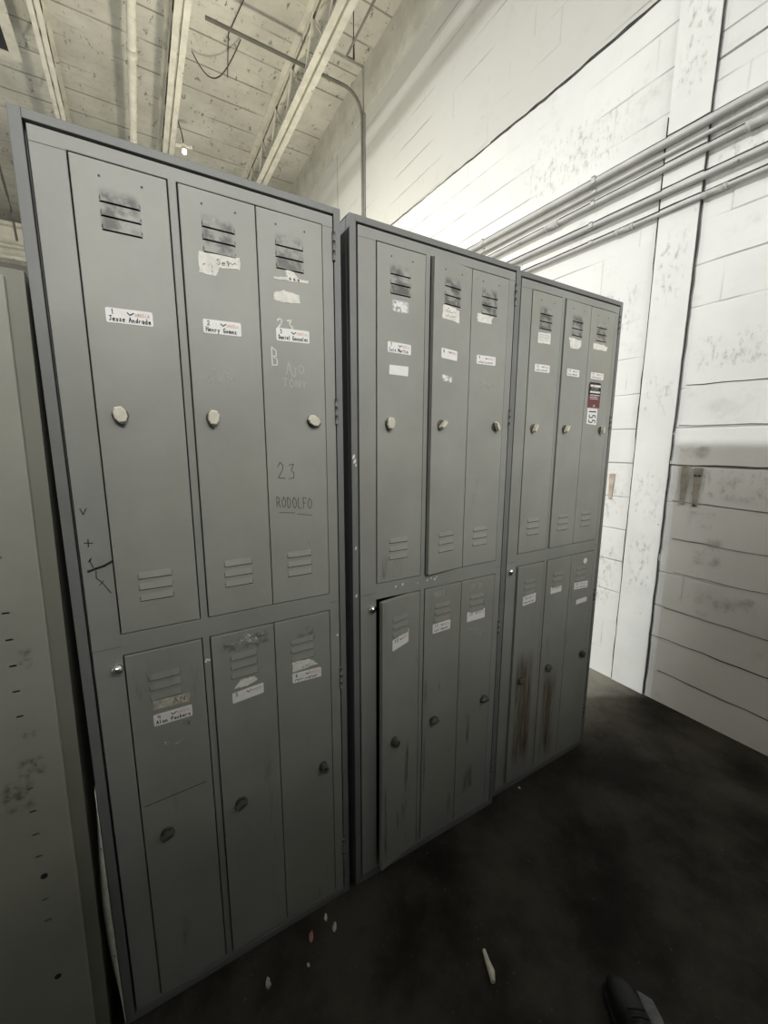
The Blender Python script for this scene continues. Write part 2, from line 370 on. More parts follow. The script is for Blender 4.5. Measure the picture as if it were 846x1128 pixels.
# marks on the doors, metres from the lower left corner of each door (locker, row, column)
MARKS = {
    (0, 'l', 0): [
        ('tape', [(0.0455, 0.805), (0.1215, 0.801), (0.1185, 0.78), (0.0445, 0.783)]),
        ('label4', [(0.0435, 0.77), (0.1235, 0.77), (0.1225, 0.741), (0.0415, 0.741)]),
        ('chalk', [(0.0455, 0.7), (0.1125, 0.693), (0.1105, 0.673), (0.0465, 0.686)]),
        ('crease', [(0.0085, 0.546), (0.1405, 0.551)]),
        ('scuff', [(0.1, 0.74), (0.118, 0.73), (0.118, 0.715), (0.1, 0.722)]),
    ],
    (0, 'l', 1): [
        ('fleck', [(0.0215, 0.928), (0.1385, 0.916), (0.1375, 0.884), (0.0195, 0.895)]),
        ('soot', [(0.0095, 0.918), (0.1485, 0.917), (0.1465, 0.868), (0.0095, 0.877)]),
        ('torn', [(0.0455, 0.78), (0.0635, 0.799), (0.0975, 0.797), (0.1035, 0.785), (0.0775, 0.777)]),
        ('label5', [(0.0395, 0.768), (0.1175, 0.773), (0.1175, 0.745), (0.0395, 0.74)]),
    ],
    (0, 'l', 2): [
        ('soot', [(0.0575, 0.902), (0.1155, 0.9), (0.1135, 0.851), (0.0525, 0.863)]),
        ('torn', [(0.0435, 0.806), (0.0935, 0.802), (0.1155, 0.781), (0.0425, 0.777)]),
        ('label6', [(0.0415, 0.773), (0.1245, 0.769), (0.1245, 0.741), (0.0425, 0.744)]),
    ],
    (0, 'u', 0): [
        ('label1', [(0.0325, 0.665), (0.1115, 0.665), (0.1105, 0.639), (0.0305, 0.636)]),
    ],
    (0, 'u', 1): [
        ('torn', [(0.0315, 0.801), (0.1145, 0.804), (0.1125, 0.78), (0.0705, 0.777), (0.0615, 0.758), (0.0285, 0.759)]),
        ('label2', [(0.0305, 0.668), (0.1085, 0.67), (0.1085, 0.641), (0.0295, 0.64)]),
        ('chalk', [(0.0375, 0.568), (0.0755, 0.571), (0.0955, 0.54), (0.0145, 0.532)]),
    ],
    (0, 'u', 2): [
        ('torn', [(0.0595, 0.801), (0.0825, 0.8), (0.0935, 0.786), (0.1165, 0.787), (0.1155, 0.781), (0.0315, 0.778), (0.0345, 0.782), (0.0665, 0.786)]),
        ('torn', [(0.0325, 0.748), (0.0565, 0.757), (0.0935, 0.751), (0.0955, 0.734), (0.0555, 0.729), (0.0325, 0.732)]),
        ('c22', [(0.0365, 0.69), (0.0815, 0.688), (0.0805, 0.668), (0.0355, 0.668)]),
        ('label3', [(0.0345, 0.672), (0.1155, 0.674), (0.1145, 0.645), (0.0345, 0.644)]),
        ('cBRAJO', [(0.0195, 0.627), (0.1005, 0.616), (0.0995, 0.573), (0.0175, 0.582)]),
        ('cTONY', [(0.0455, 0.565), (0.1085, 0.56), (0.1075, 0.539), (0.0445, 0.542)]),
        ('m23', [(0.0235, 0.364), (0.0755, 0.36), (0.0745, 0.314), (0.0225, 0.323)]),
        ('mRODOLFO', [(0.0185, 0.279), (0.1135, 0.269), (0.1135, 0.239), (0.0175, 0.25)]),
        ('munder', [(0.0245, 0.236), (0.1095, 0.222)]),
    ],
    (1, 'l', 0): [
        ('label10', [(0.0385, 0.798), (0.1055, 0.81), (0.1075, 0.773), (0.0395, 0.763)]),
        ('scuff', [(0.1, 0.44), (0.116, 0.44), (0.104, 0.1), (0.08, 0.1)]),
        ('scuff', [(0.06, 0.19), (0.098, 0.19), (0.098, 0.11), (0.06, 0.11)]),
        ('scuff', [(0.008, 0.33), (0.022, 0.33), (0.022, 0.02), (0.008, 0.02)]),
    ],
    (1, 'l', 1): [
        ('cNOTE', [(0.0395, 0.924), (0.0955, 0.921), (0.0965, 0.894), (0.0395, 0.897)]),
        ('tan', [(0.0425, 0.809), (0.1135, 0.813), (0.1095, 0.784), (0.0435, 0.78)]),
        ('label11', [(0.0315, 0.802), (0.1045, 0.805), (0.1105, 0.771), (0.0345, 0.77)]),
        ('scuff', [(0.0, 0.64), (0.02, 0.62), (0.02, 0.5), (0.004, 0.52)]),
        ('scuff', [(0.006, 0.47), (0.016, 0.47), (0.012, 0.06), (0.004, 0.06)]),
        ('scuff', [(0.06, 0.62), (0.07, 0.6), (0.07, 0.55), (0.062, 0.56)]),
    ],
    (1, 'l', 2): [
        ('cVOID', [(0.0255, 0.918), (0.0935, 0.914), (0.0945, 0.889), (0.0265, 0.898)]),
        ('label12', [(0.0275, 0.812), (0.1105, 0.811), (0.1125, 0.777), (0.0295, 0.775)]),
        ('chalk', [(0.0385, 0.756), (0.1135, 0.751), (0.1165, 0.707), (0.0405, 0.722)]),
        ('scuff', [(0.04, 0.44), (0.06, 0.43), (0.06, 0.28), (0.04, 0.3)]),
        ('scuff', [(0.03, 0.18), (0.09, 0.22), (0.09, 0.1), (0.03, 0.08)]),
    ],
    (1, 'u', 0): [
        ('blotch', [(0.0405, 0.791), (0.1045, 0.791), (0.1045, 0.753), (0.0405, 0.754)]),
        ('label7', [(0.0325, 0.679), (0.1085, 0.678), (0.1085, 0.65), (0.0325, 0.652)]),
        ('blank', [(0.0385, 0.619), (0.1005, 0.619), (0.0995, 0.593), (0.0375, 0.594)]),
        ('rust', [(0.0125, 0.086), (0.0905, 0.068), (0.0595, -0.005), (0.0045, 0.005)]),
    ],
    (1, 'u', 1): [
        ('torn', [(0.0365, 0.798), (0.0825, 0.797), (0.1015, 0.789), (0.1015, 0.757), (0.0335, 0.762)]),
        ('label8', [(0.0325, 0.681), (0.0965, 0.678), (0.0985, 0.65), (0.0335, 0.653)]),
        ('blotch', [(0.0315, 0.611), (0.0835, 0.605), (0.0845, 0.583), (0.0325, 0.588)]),
    ],
    (1, 'u', 2): [
        ('torn', [(0.0235, 0.799), (0.0915, 0.798), (0.0825, 0.787), (0.0855, 0.776), (0.0235, 0.775)]),
        ('label9', [(0.0265, 0.679), (0.1085, 0.679), (0.1075, 0.653), (0.0285, 0.652)]),
        ('chalk', [(0.0405, 0.604), (0.1045, 0.601), (0.1055, 0.58), (0.0415, 0.581)]),
        ('scuff', [(0.046, 0.3), (0.056, 0.3), (0.056, 0.24), (0.046, 0.24)]),
        ('scuff', [(0.03, 0.25), (0.04, 0.25), (0.04, 0.21), (0.03, 0.21)]),
    ],
    (2, 'l', 0): [
        ('label16', [(0.0345, 0.806), (0.1115, 0.807), (0.1155, 0.771), (0.0375, 0.767)]),
        ('rust', [(0.0155, 0.578), (0.1335, 0.584), (0.1945, 0.02), (0.0835, 0.068)]),
        ('rust', [(0.02, 0.58), (0.06, 0.58), (0.06, 0.3), (0.02, 0.3)]),
    ],
    (2, 'l', 1): [
        ('label17', [(0.0285, 0.811), (0.0995, 0.81), (0.0995, 0.783), (0.0325, 0.781)]),
        ('rust', [(0.0205, 0.446), (0.0835, 0.396), (0.1215, -0.026), (0.0345, 0.013)]),
        ('scuff', [(0.03, 0.62), (0.05, 0.6), (0.05, 0.5), (0.03, 0.52)]),
    ],
    (2, 'l', 2): [
        ('dot', [(0.0775, 0.904), (0.1105, 0.9), (0.1135, 0.877), (0.0805, 0.882)]),
        ('label18', [(0.0295, 0.803), (0.1245, 0.796), (0.1285, 0.768), (0.0345, 0.771)]),
        ('label19', [(0.0525, 0.72), (0.1285, 0.723), (0.1315, 0.701), (0.0575, 0.701)]),
    ],
    (2, 'u', 0): [
        ('note', [(0.0365, 0.788), (0.1015, 0.791), (0.1035, 0.755), (0.0365, 0.753)]),
        ('label13', [(0.0285, 0.683), (0.1085, 0.683), (0.1085, 0.658), (0.0295, 0.657)]),
    ],
    (2, 'u', 1): [
        ('torn', [(0.0255, 0.791), (0.1025, 0.789), (0.1025, 0.769), (0.0855, 0.756), (0.0395, 0.755), (0.0325, 0.772)]),
        ('label14', [(0.0285, 0.683), (0.1035, 0.682), (0.1055, 0.657), (0.0295, 0.657)]),
    ],
    (2, 'u', 2): [
        ('torn', [(0.0265, 0.79), (0.0975, 0.79), (0.1175, 0.785), (0.1155, 0.77), (0.0275, 0.768)]),
        ('label15', [(0.0255, 0.683), (0.1085, 0.683), (0.1095, 0.658), (0.0265, 0.658)]),
        ('decal', [(0.0205, 0.644), (0.0995, 0.646), (0.0965, 0.549), (0.0195, 0.55)]),
        ('numplate', [(0.0225, 0.547), (0.0875, 0.545), (0.0875, 0.481), (0.0225, 0.486)]),
    ],
}
# ------------------------------------------------------------------ the building
XW = 2.522; ZC = 5.35; XL = -7.0; YB = 11.0; YF = -7.0
def slab(name, m, *b):
    bm = bmesh.new(); box(bm, *b); return struct(obj(name, bm, m))
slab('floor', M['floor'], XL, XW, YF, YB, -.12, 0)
slab('ceiling', M['ceil'], XL, XW, YF, YB, ZC, ZC+.12)
wall = slab('wall_right', M['wall'], XW, XW+.2, YF, YB, -.12, ZC+.12)
slab('wall_left', M['wall'], XL-.2, XL, YF, YB, -.12, ZC+.12)
slab('wall_back', M['wall'], XL, XW, YB, YB+.2, -.12, ZC+.12)
slab('wall_front', M['wall'], XL, XW, YF-.2, YF, -.12, ZC+.12)

def part(name, bm, m, parent, **k): return obj(name, bm, m, parent, **k)

bm = bmesh.new(); box(bm, XW-.010, XW+.01, .079, .262, 0, ZC)
M['pil'] = mottled('painted_pilaster', (.72, .725, .71), .05, 3, .75, 0, ((.32, .31, .29), 17, .66, .76))
part('pilaster', bm, M['pil'], wall, bevel=.004)

def wall_crack(name, pts, w0, w1, m, x=XW-.0022, wob=.004, step=.07):
    """open joint in the wall, or painted shade line: thin dark filling following pts (y,z)"""
    fine = []
    for (y0, z0), (y1, z1) in zip(pts, pts[1:]):
        n = max(2, int(math.hypot(y1-y0, z1-z0)/step))
        for i in range(n): fine.append((y0+(y1-y0)*i/n, z0+(z1-z0)*i/n))
    fine.append(pts[-1])
    fine = [(y+random.uniform(-wob, wob), z+random.uniform(-wob, wob)) for y, z in fine]
    bm = bmesh.new(); L = []; R = []
    for i, (y, z) in enumerate(fine):
        a = fine[max(i-1, 0)]; b = fine[min(i+1, len(fine)-1)]
        d = Vector((b[0]-a[0], b[1]-a[1])).normalized()
        w = random.uniform(w0, w1)*.32
        L.append((bm.verts.new((x, y-d.y*w, z+d.x*w)), bm.verts.new((XW, y-d.y*w, z+d.x*w))))
        R.append((bm.verts.new((x, y+d.y*w, z-d.x*w)), bm.verts.new((XW, y+d.y*w, z-d.x*w))))
    for i in range(len(fine)-1):
        bm.faces.new((L[i][0], L[i+1][0], R[i+1][0], R[i][0]))
        bm.faces.new((L[i][0], L[i][1], L[i+1][1], L[i+1][0]))
        bm.faces.new((R[i+1][0], R[i+1][1], R[i][1], R[i][0]))
    part(name, bm, m, wall)
wall_crack('open_crack', [(5.2, 3.61), (2.8, 3.597), (1.9, 3.58), (1.036, 3.562), (.30, 3.566)], .008, .020, M['crack'])
wall_crack('open_crack', [(1.5, 3.575), (.95, 3.56), (.30, 3.572)], .016, .030, M['crack'], x=XW-.003)
wall_crack('open_crack', [(.077, 3.12), (-.6, 3.125)], .006, .020, M['crackfaint'], wob=.006)
wall_crack('open_crack', [(.078, 0.01), (.080, 1.4), (.074, 2.2), (.079, 2.9), (.075, 3.3), (.08, 4.6), (.077, ZC)], .003, .007, M['crack'], x=XW-.011, wob=.0025)
wall_crack('open_crack', [(.262, 0.01), (.264, 1.4), (.262, 2.2), (.266, 3.0)], .003, .006, M['crack'], x=XW-.011, wob=.0025)
wall_crack('open_crack', [(.076, 1.315), (-.2, 1.318), (-1.2, 1.32)], .006, .013, M['crack'], wob=.002)
wall_crack('open_crack', [(.076, .372), (-.4, .368), (-1.2, .37)], .003, .008, M['crack'], wob=.003)
wall_crack('open_crack', [(.03, .547), (-.4, .543), (-1.2, .545)], .003, .007, M['crackfaint'], wob=.003)
wall_crack('open_crack', [(.02, .178), (-.45, .173), (-1.2, .175)], .003, .008, M['crack'], wob=.003)
wall_crack('open_crack', [(.0, .75), (-.38, .754), (-1.2, .75)], .002, .006, M['crackfaint'], wob=.003)
wall_crack('open_crack', [(.03, .93), (-.4, .925), (-1.2, .93)], .002, .006, M['crackfaint'], wob=.003)
wall_crack('open_crack', [(.05, 1.13), (-.34, 1.122), (-1.2, 1.125)], .003, .007, M['crackfaint'], wob=.002)
wall_crack('open_crack', [(.05, 1.71), (-.26, 1.705), (-1.2, 1.71)], .003, .006, M['crack'], wob=.002)
wall_crack('open_crack', [(.06, 1.515), (-.3, 1.51), (-1.2, 1.515)], .004, .007, M['crackfaint'], wob=.002)
wall_crack('open_crack', [(4.15, 4.92), (4.15, 4.3)], .006, .010, M['crackfaint'], wob=.001)
wall_crack('open_crack', [(3.775, 5.3), (3.78, 4.9)], .006, .010, M['crack'], wob=.001)
def smudge(y0, y1, z0, z1, m, x=XW-.003):
    bm = bmesh.new(); uvl = bm.loops.layers.uv.verify()
    f = bm.faces.new([bm.verts.new(p) for p in ((x, y1, z1), (x, y0, z1), (x, y0, z0), (x, y1, z0))])
    for lp, uv in zip(f.loops, ((0, 1), (1, 1), (1, 0), (0, 0))): lp[uvl].uv = uv
    part('dirt_smudge', bm, m, wall)
M['dirt'] = stain('wall_dirt', (.16, .15, .13), .44, .72, 14, .34)
M['dirtfine'] = stain('wall_dirt_specks', (.20, .195, .17), .50, .72, 32, .32, (1, 1.5, .8))
for b in ((-.22, -.10, .55, .72), (-.20, -.06, .80, .98), (-.34, -.12, 1.14, 1.28), (-.16, -.02, 1.0, 1.1), (-.36, -.2, .60, .72), (-.1, .06, 1.34, 1.42)): smudge(*b, M['dirt'])
for b in ((.09, .255, .98, 1.30), (.09, .255, .55, .95), (.09, .255, 1.55, 1.8), (.10, .25, 2.1, 2.5), (.09, .25, 3.0, 3.5)): smudge(*b, M['dirtfine'], XW-.0125)
for b in ((.27, .50, .95, 1.32), (.27, .55, .4, .9), (-.4, .05, 1.15, 1.31), (.3, .8, 2.0, 2.3), (-.3, .05, 1.75, 1.95), (.4, 1.2, 2.95, 3.3), (-.3, .06, 2.6, 2.9)): smudge(*b, M['dirtfine'])
# darker band along the wall top, under the roof deck
bm = bmesh.new(); box(bm, XW-.012, XW+.01, YF, YB, 4.91, ZC)
part('top_band', bm, mottled('top_band_paint', (.52, .515, .46), .12, 4, .8, 0, ((.2, .2, .17), 9, .62, .72)), wall)

# unseen stepped wall, added behind the camera to shade lower lockers and floor
bm = bmesh.new(); box(bm, XL, .70, -1.75, -1.65, 0, 2.22); box(bm, .70, XW, -1.75, -1.65, 0, 2.02)
struct(obj('light_block_wall', bm, M['partition']))

# ------------------------------------------------------------------ roof steel
def joist(x, label, w=.13, zb=4.87):
    t = empty('roof_joist', (x, 4, zb)); tag(t, label, 'joist', 'open web roof joists')
    bm = bmesh.new(); a = w*.42
    for s in (-1, 1):
        x0, x1 = (w/2-a, w/2) if s > 0 else (-w/2, -w/2+a)
        box(bm, x0, x1, -6, 6.9, 0, .006)
        xi = x0 if s > 0 else x1-.006
        box(bm, xi, xi+.006, -6, 6.9, .006, .05)
    part('bottom_chord', bm, M['steel'], t)
    bm = bmesh.new()
    for s in (-1, 1):
        x0, x1 = (w/2-a, w/2) if s > 0 else (-w/2, -w/2+a)
        box(bm, x0, x1, -6, 6.9, ZC-zb-.006, ZC-zb-.001)
        xi = x0 if s > 0 else x1-.006
        box(bm, xi, xi+.006, -6, 6.9, ZC-zb-.055, ZC-zb-.006)
    part('top_chord', bm, M['steel'], t)
    bm = bmesh.new(); p = .30; k = 0; pts = []
    y = -5.9
    while y < 6.8:
        pts.append((0, y, .035 if k % 2 == 0 else ZC-zb-.035)); y += p; k += 1
    tube(bm, pts, .011, 8)
    part('web_bar', bm, M['steel'], t)
    return t
joist(1.855, 'open web roof joist nearest the white block wall, its zigzag web showing', .14)
joist(.735, 'roof joist between the ceiling pipe and the joist nearest the wall', .12)
joist(-.29, 'roof joist of two thin bars above the left end of the tall lockers', .09)

bm = bmesh.new(); tube(bm, [(.385, -2, 4.96), (.385, 8, 4.96)], .037, 16)
for y in (1.0, 3.95, 6.2): tube(bm, [(.385, y-.05, 4.96), (.385, y+.05, 4.96)], .046, 16)
for y in (2.2, 5.2): tube(bm, [(.385, y, 4.99), (.385, y, ZC)], .006, 8)
tag(obj('ceiling_pipe', bm, M['steel']), 'single pale painted pipe hung under the roof deck between two joists', 'pipe')

# conduit across the ceiling that bends down the wall
bm = bmesh.new()
pts = [(.95, 3.44, 5.09), (2.28, 3.44, 5.09)]
for k in range(1, 8):
    a = k/8*PI/2; pts.append((2.28+.21*math.sin(a), 3.44, 5.09-.21*(1-math.cos(a))))
pts += [(2.49, 3.43, 4.88), (2.49, 3.43, 3.6), (2.49, 3.43, 2.0), (2.49, 3.43, .4)]
tube(bm, pts, .016, 12)
M['greyconduit'] = mottled('dull_conduit', (.17, .165, .14), .15, 6, .55)
tag(obj('ceiling_conduit', bm, M['greyconduit']), 'thin dark conduit crossing under the deck and bending down the white wall', 'conduit')

# conduits along the block wall
def conduit(pA, pB, r, label, coup=(), x=None):
    (ya, za), (yb, zb) = pA, pB
    k = (zb-za)/(yb-ya)
    f = lambda y: za + k*(y-ya)
    x = XW-.0105-r if x is None else x
    t = empty('wall_conduit', (x, ya, za)); tag(t, label, 'conduit', 'conduits along the block wall')
    bm = bmesh.new(); tube(bm, [(0, y-ya, f(y)-za) for y in (-1.9, -.5, .5, 2, 4.6)], r, 14)
    part('pipe', bm, M['conduit'], t, smooth_=False)
    for c in coup:
        bm = bmesh.new(); tube(bm, [(0, c-.045-ya, f(c-.045)-za), (0, c+.045-ya, f(c+.045)-za)], r*1.28, 14)
        for s in (-.04, .04): tube(bm, [(0, c+s-.008-ya, f(c+s)-za), (0, c+s+.008-ya, f(c+s)-za)], r*1.42, 14)
        part('coupling', bm, M['conduit'], t)
    for c in (1.5, .62, -.8):
        bm = bmesh.new()
        box(bm, -.004-r, XW-x-.001, c-.011-ya, c+.011-ya, f(c)-za+r-.001, f(c)-za+r+.004)
        box(bm, -.004-r, -r, c-.011-ya, c+.011-ya, f(c)-za-r*.6, f(c)-za+r+.004)
        part('strap', bm, M['conduit'], t)
    return t
conduit((.98, 2.893), (-.12, 2.870), .019, 'thickest conduit on the white wall, topmost of the five', ())
conduit((.98, 2.842), (-.12, 2.822), .0105, 'thin conduit tucked directly under the thickest topmost one', ())
conduit((.97, 2.775), (-.134, 2.760), .0145, 'third conduit down on the white wall, middle of the five', (-.12, .9))
conduit((.964, 2.663), (-.149, 2.642), .0155, 'fourth conduit down on the white wall, above the lowest one', ())
conduit((.765, 2.570), (-.159, 2.560), .0105, 'lowest conduit on the white wall, with two couplings', (.43, .02))

for ya, za, yb, zb in ((.98, 2.933, -.12, 2.909), (.97, 2.807, -.134, 2.792), (.964, 2.697, -.149, 2.675), (.765, 2.595, -.159, 2.585)):  # dark ribbons on the wall, painting the shade line above each conduit
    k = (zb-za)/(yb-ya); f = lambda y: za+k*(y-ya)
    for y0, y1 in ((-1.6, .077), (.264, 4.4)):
        wall_crack('shade_line', [(y0, f(y0)), (y1, f(y1))], .009, .014, M['crack'], wob=.0008)
    wall_crack('shade_line', [(.081, f(.081)), (.26, f(.26))], .009, .014, M['crack'], x=XW-.0115, wob=.0008, step=.05)

# girder far behind, above the beige cabinet
t = empty('roof_girder', (-3, 8.2, 4.3)); tag(t, 'pale roof girder far behind, seen between ceiling and beige cabinet', 'girder')
for nm, b in (('bottom_flange', (-3.9, 5.4, -.12, .12, 0, .05)), ('web', (-3.9, 5.4, -.02, .02, .05, .5)), ('top_flange', (-3.9, 5.4, -.12, .12, .5, .55))):
    bm = bmesh.new(); box(bm, *b); part(nm, bm, M['steel'], t, bevel=.004)
bm = bmesh.new(); tube(bm, [(-3.9, -.1, .2), (5.4, -.1, .2)], .03, 10); part('stiffener', bm, M['steel'], t)

# roof vent opening at the far left of the ceiling
t = empty('roof_vent', (-1.2, 3.8, 5.05)); tag(t, 'dark square roof vent with pale frame at the ceiling corner', 'vent')
bm = bmesh.new(); box(bm, -.7, .62, -1.2, .91, .01, .299); part('duct_box', bm, M['duct'], t)
bm = bmesh.new()
box(bm, .60, .68, -1.25, .97, 0, .03); box(bm, -.75, .60, .89, .97, 0, .03); box(bm, -.75, .60, -1.25, -1.17, 0, .03); box(bm, -.75, -.68, -1.17, .89, 0, .03)
part('frame', bm, M['steel'], t, bevel=.004)

# loose wiring
def cable(name, pts, r, label, m=M['cable']):
    bm = bmesh.new(); tube(bm, pts, r, 8); return tag(obj(name, bm, m), label, 'cable')
arc = []
for k in range(13):
    a = k/12; arc.append((.93+.40*a, 4.15-.38*a*a, 5.325-.22*math.sin(PI*a)))
cable('hanging_cable', arc, .006, 'thin dark cable drooping in a curve from the roof deck')
cable('hanging_cable', [(.83, 4.95, ZC-.01), (.84, 4.97, 5.2), (.885, 4.98, 5.05), (.90, 4.975, 4.93)], .007, 'short dark cord running down to the bare bulb by the joist')
t = empty('ceiling_lamp', (.90, 4.975, 4.82)); tag(t, 'bare bright bulb hanging just above the top edge of the tallest locker', 'lamp')
bm = bmesh.new(); tube(bm, [(0, 0, .06), (0, 0, .12)], [.03, .02], 12); part('socket', bm, M['white'], t)
bm = bmesh.new(); bmesh.ops.create_uvsphere(bm, u_segments=16, v_segments=10, radius=.026, matrix=Matrix.Translation((0, 0, .035))); part('bulb', bm, M['bulb'], t, smooth_=True)
bm = bmesh.new(); tube(bm, [(-.09, .02, .10), (.09, -.02, .10)], .022, 10); part('bracket', bm, M['white'], t)
t = cable('hanging_cable', [(-1.02, 6.0, 4.75), (-.97, 6.0, 4.35), (-.945, 6.0, 4.18), (-.99, 6.02, 4.11), (-.945, 6.0, 4.06), (-.935, 6.0, 3.86)], .013, 'kinked cable hanging far behind the top left corner of the locker row', M['cable'])
cable('ceiling_wire', [(1.2, 3.0, ZC-.008), (1.28, 3.4, ZC-.012), (1.22, 3.8, ZC-.008), (1.3, 4.3, ZC-.01)], .005, 'thin wire stapled flat along the underside of the roof deck')
bm = bmesh.new(); tube(bm, [(1.98, 2.2, 4.78), (1.98, 2.75, 4.75), (2.05, 2.75, 4.75), (2.05, 2.75, 5.3)], .010, 8)
tag(obj('hanger_rod', bm, M['greyconduit']), 'dark bent hanger rod under the ceiling beside the wall joist', 'rod')

# straps and stained bars on the wall
def strap(y, ztop, zbot, w, m, label, bolts):
    t = empty('wall_strap', (XW, y, zbot)); tag(t, label, 'strap', 'tapered straps on the block wall')
    bm = bmesh.new()
    h = ztop-zbot
    a = [(-.006, -w*.28, 0), (-.006, w*.28, 0), (-.007, w*.5, h*.75), (-.007, w*.5, h), (-.007, -w*.5, h), (-.007, -w*.5, h*.75)]
    v = [bm.verts.new(p) for p in a]; v2 = [bm.verts.new((0, p[1], p[2])) for p in a]
    bm.faces.new(v[::-1]); n = len(a)
    for i in range(n): bm.faces.new((v[i], v[(i+1) % n], v2[(i+1) % n], v2[i]))
    part('bar', bm, m, t, bevel=.0015)
    for by, bz in bolts:
        bm = bmesh.new(); tube(bm, [(-.012, by, bz), (-.005, by, bz)], .0045, 8); part('bolt', bm, M['ink'], t)
strap(.004, 1.312, 1.115, .038, M['rustmetal'], 'grey tapered strap on the shaded wall, left one of the pair beside the pilaster', ())
strap(-.052, 1.305, 1.112, .038, M['rustmetal'], 'grey tapered strap with dark bolts, right one of the pair beside the pilaster', ((-.008, .155), (.010, .155), (.0, .006)))
strap(.378, 1.25, 1.10, .030, M['brown'], 'brown tapered strap on the white wall right beside the last locker', ())

# ------------------------------------------------------------------ lockers
DX = [(.0785, .2335), (.2535, .4045), (.4065, .5595)]
DZ = {'u': (1.014, 1.932), 'l': (.035, .962)}
LOUV = {'u': (.067, .092, .117, .802, .826, .850), 'l': (.807, .832, .856)}
W, H, D = .610, 1.980, .395

def carcass(root):
    bm = bmesh.new(); e = .0012
    r0, r1, rt, rb = .0188, .5925, 1.9645, .0188
    for b in ((0, r0, 0, .022, 0, H), (r1, W, 0, .022, 0, H), (r0, r1, 0, .022, rt, H), (r0, r1, 0, .022, 0, rb)): box(bm, *b)
    for b in ((0, .002, .022, D, 0, H), (W-.002, W, .022, D, 0, H), (.002, W-.002, .022, D, H-.002, H), (.002, W-.002, .022, D, rb, rb+.002), (.002, W-.002, D-.002, D, rb, H)): box(bm, *b)
    o = part('body', bm, M['rim'], root, bevel=.0016)
    bm = bmesh.new()
    for x in (.2435, .4055): box(bm, x-.001, x+.001, .024, D-.004, .022, H-.004)
    box(bm, .004, .242, .024, D-.004, .986, .989); box(bm, .2446, .4044, .024, D-.004, .986, .989); box(bm, .4066, W-.004, .024, D-.004, .986, .989)
    part('partition', bm, M['inside'], root)

def door_frame(root, lockpos):
    bm = bmesh.new(); g = .0024
    xs = [.0234, DX[0][0]-g, DX[0][1]+g, DX[1][0]-g, DX[2][1]+g, .5896]
    zs = [.0222, DZ['l'][0]-g, DZ['l'][1]+g, DZ['u'][0]-g, DZ['u'][1]+g, 1.9592]
    tray(bm, xs, zs, {(1, 1), (1, 3), (3, 1), (3, 3)}, .016)
    f = part('door_frame', bm, M['frame'], root, bevel=.0014, solid=.0012)
    for x0, x1, z in ((.024, .075, 1.9325), (.563, .5885, 1.9325), (.024, .075, .985), (.563, .5885, .985)):
        bm = bmesh.new(); ribbon(bm, [(x0, z), (x1, z+.0006)], .0009, -.0003); part('weld_seam', bm, M['grayink'], f)
    for z in (.14, .72, 1.47, 1.86):
        bm = bmesh.new()
        for k in range(3): tube(bm, [(.5911, -.002, z+k*.022), (.5911, -.002, z+k*.022+.020)], .0042, 10)
        part('hinge', bm, M['rim'], f)
    bm = bmesh.new(); x, z = lockpos
    rings = [(.0128, 0), (.0128, -.004), (.0112, -.007), (.0085, -.0105), (.005, -.0125)]
    for (ra, ya), (rb, yb) in zip(rings, rings[1:]): tube(bm, [(x, ya, z), (x, yb, z)], [ra, rb], 20, caps=False)
    tube(bm, [(x, -.0118, z), (x, -.0128, z)], .0052, 20)
    box(bm, x-.0007, x+.0007, -.0134, -.0127, z-.003, z+.003, 1)
    part('lock', bm, [M['chrome'], M['ink']], f)
    return f

def knob(parent, x, z, kind, ang, dark=False):
    """turning handle: round escutcheon, stem, wing"""
    bm = bmesh.new(); R = Matrix.Translation((x, 0, z)) @ Matrix.Rotation(math.radians(ang), 4, 'Y')
    def tb(y0, y1, r0, r1, mi, sides=20):
        n0 = len(bm.verts); tube(bm, [(x, y0, z), (x, y1, z)], [r0, r1], sides, mi)
    def plate(poly, y0, y1, mi, sc=1.0):
        q0 = [R @ Vector((a, y0, b)) for a, b in poly]; q1 = [R @ Vector((a*sc, y1, b*sc)) for a, b in poly]
        if dark and mi == 0: mi = 1
        v0 = [bm.verts.new(p) for p in q0]; v1 = [bm.verts.new(p) for p in q1]; n = len(poly)
        bm.faces.new(v1[::-1]).material_index = mi; bm.faces.new(v0).material_index = mi
        for i in range(n): bm.faces.new((v0[i], v0[(i+1) % n], v1[(i+1) % n], v1[i])).material_index = mi
    hexa = [(.006, .017), (-.006, .017), (-.0115, .007), (-.0115, -.007), (-.006, -.017), (.006, -.017), (.0115, -.007), (.0115, .007)]
    if kind == 'turn':
        tb(0, -.003, .0150, .0145, 1); tb(-.003, -.010, .0075, .0065, 1)
        plate([(a*1.02, b*.92) for a, b in hexa], -.008, -.013, 0, 1.0); plate([(a, b*.9) for a, b in hexa], -.013, -.0150, 0, .90)
        plate([(-.004, -.019), (.004, -.019), (.004, -.012), (-.004, -.012)], -.003, -.012, 1)
    elif kind == 'wing':
        tb(0, -.003, .0150, .0145, 1); tb(-.003, -.009, .0080, .0070, 1)
        plate([(-.0045, -.017), (.0045, -.017), (.007, 0), (.0045, .017), (-.0045, .017), (-.007, 0)], -.007, -.020, 0, .72)
    else:
        hx = [(.013*math.sin(t), .016*math.cos(t)) for t in [2*PI*k/20 for k in range(20)]]
        plate(hx, 0, -.004, 1); plate([(a*.85, b*.85) for a, b in hx], -.004, -.020, 1, .9)
        plate([(a*.3, b*.3+.006) for a, b in hx], -.0195, -.0212, 2)
    bmesh.ops.recalc_face_normals(bm, faces=bm.faces)
    return part('knob', bm, [M['nickel'], M['knobdark'], M['chrome']], parent, bevel=.0008)
M['knobdark'] = mottled('dark_shaded_metal', (.13, .125, .11), .2, 50, .4, .5)  # knob bases, and lower-row faces with their shade put into the colour

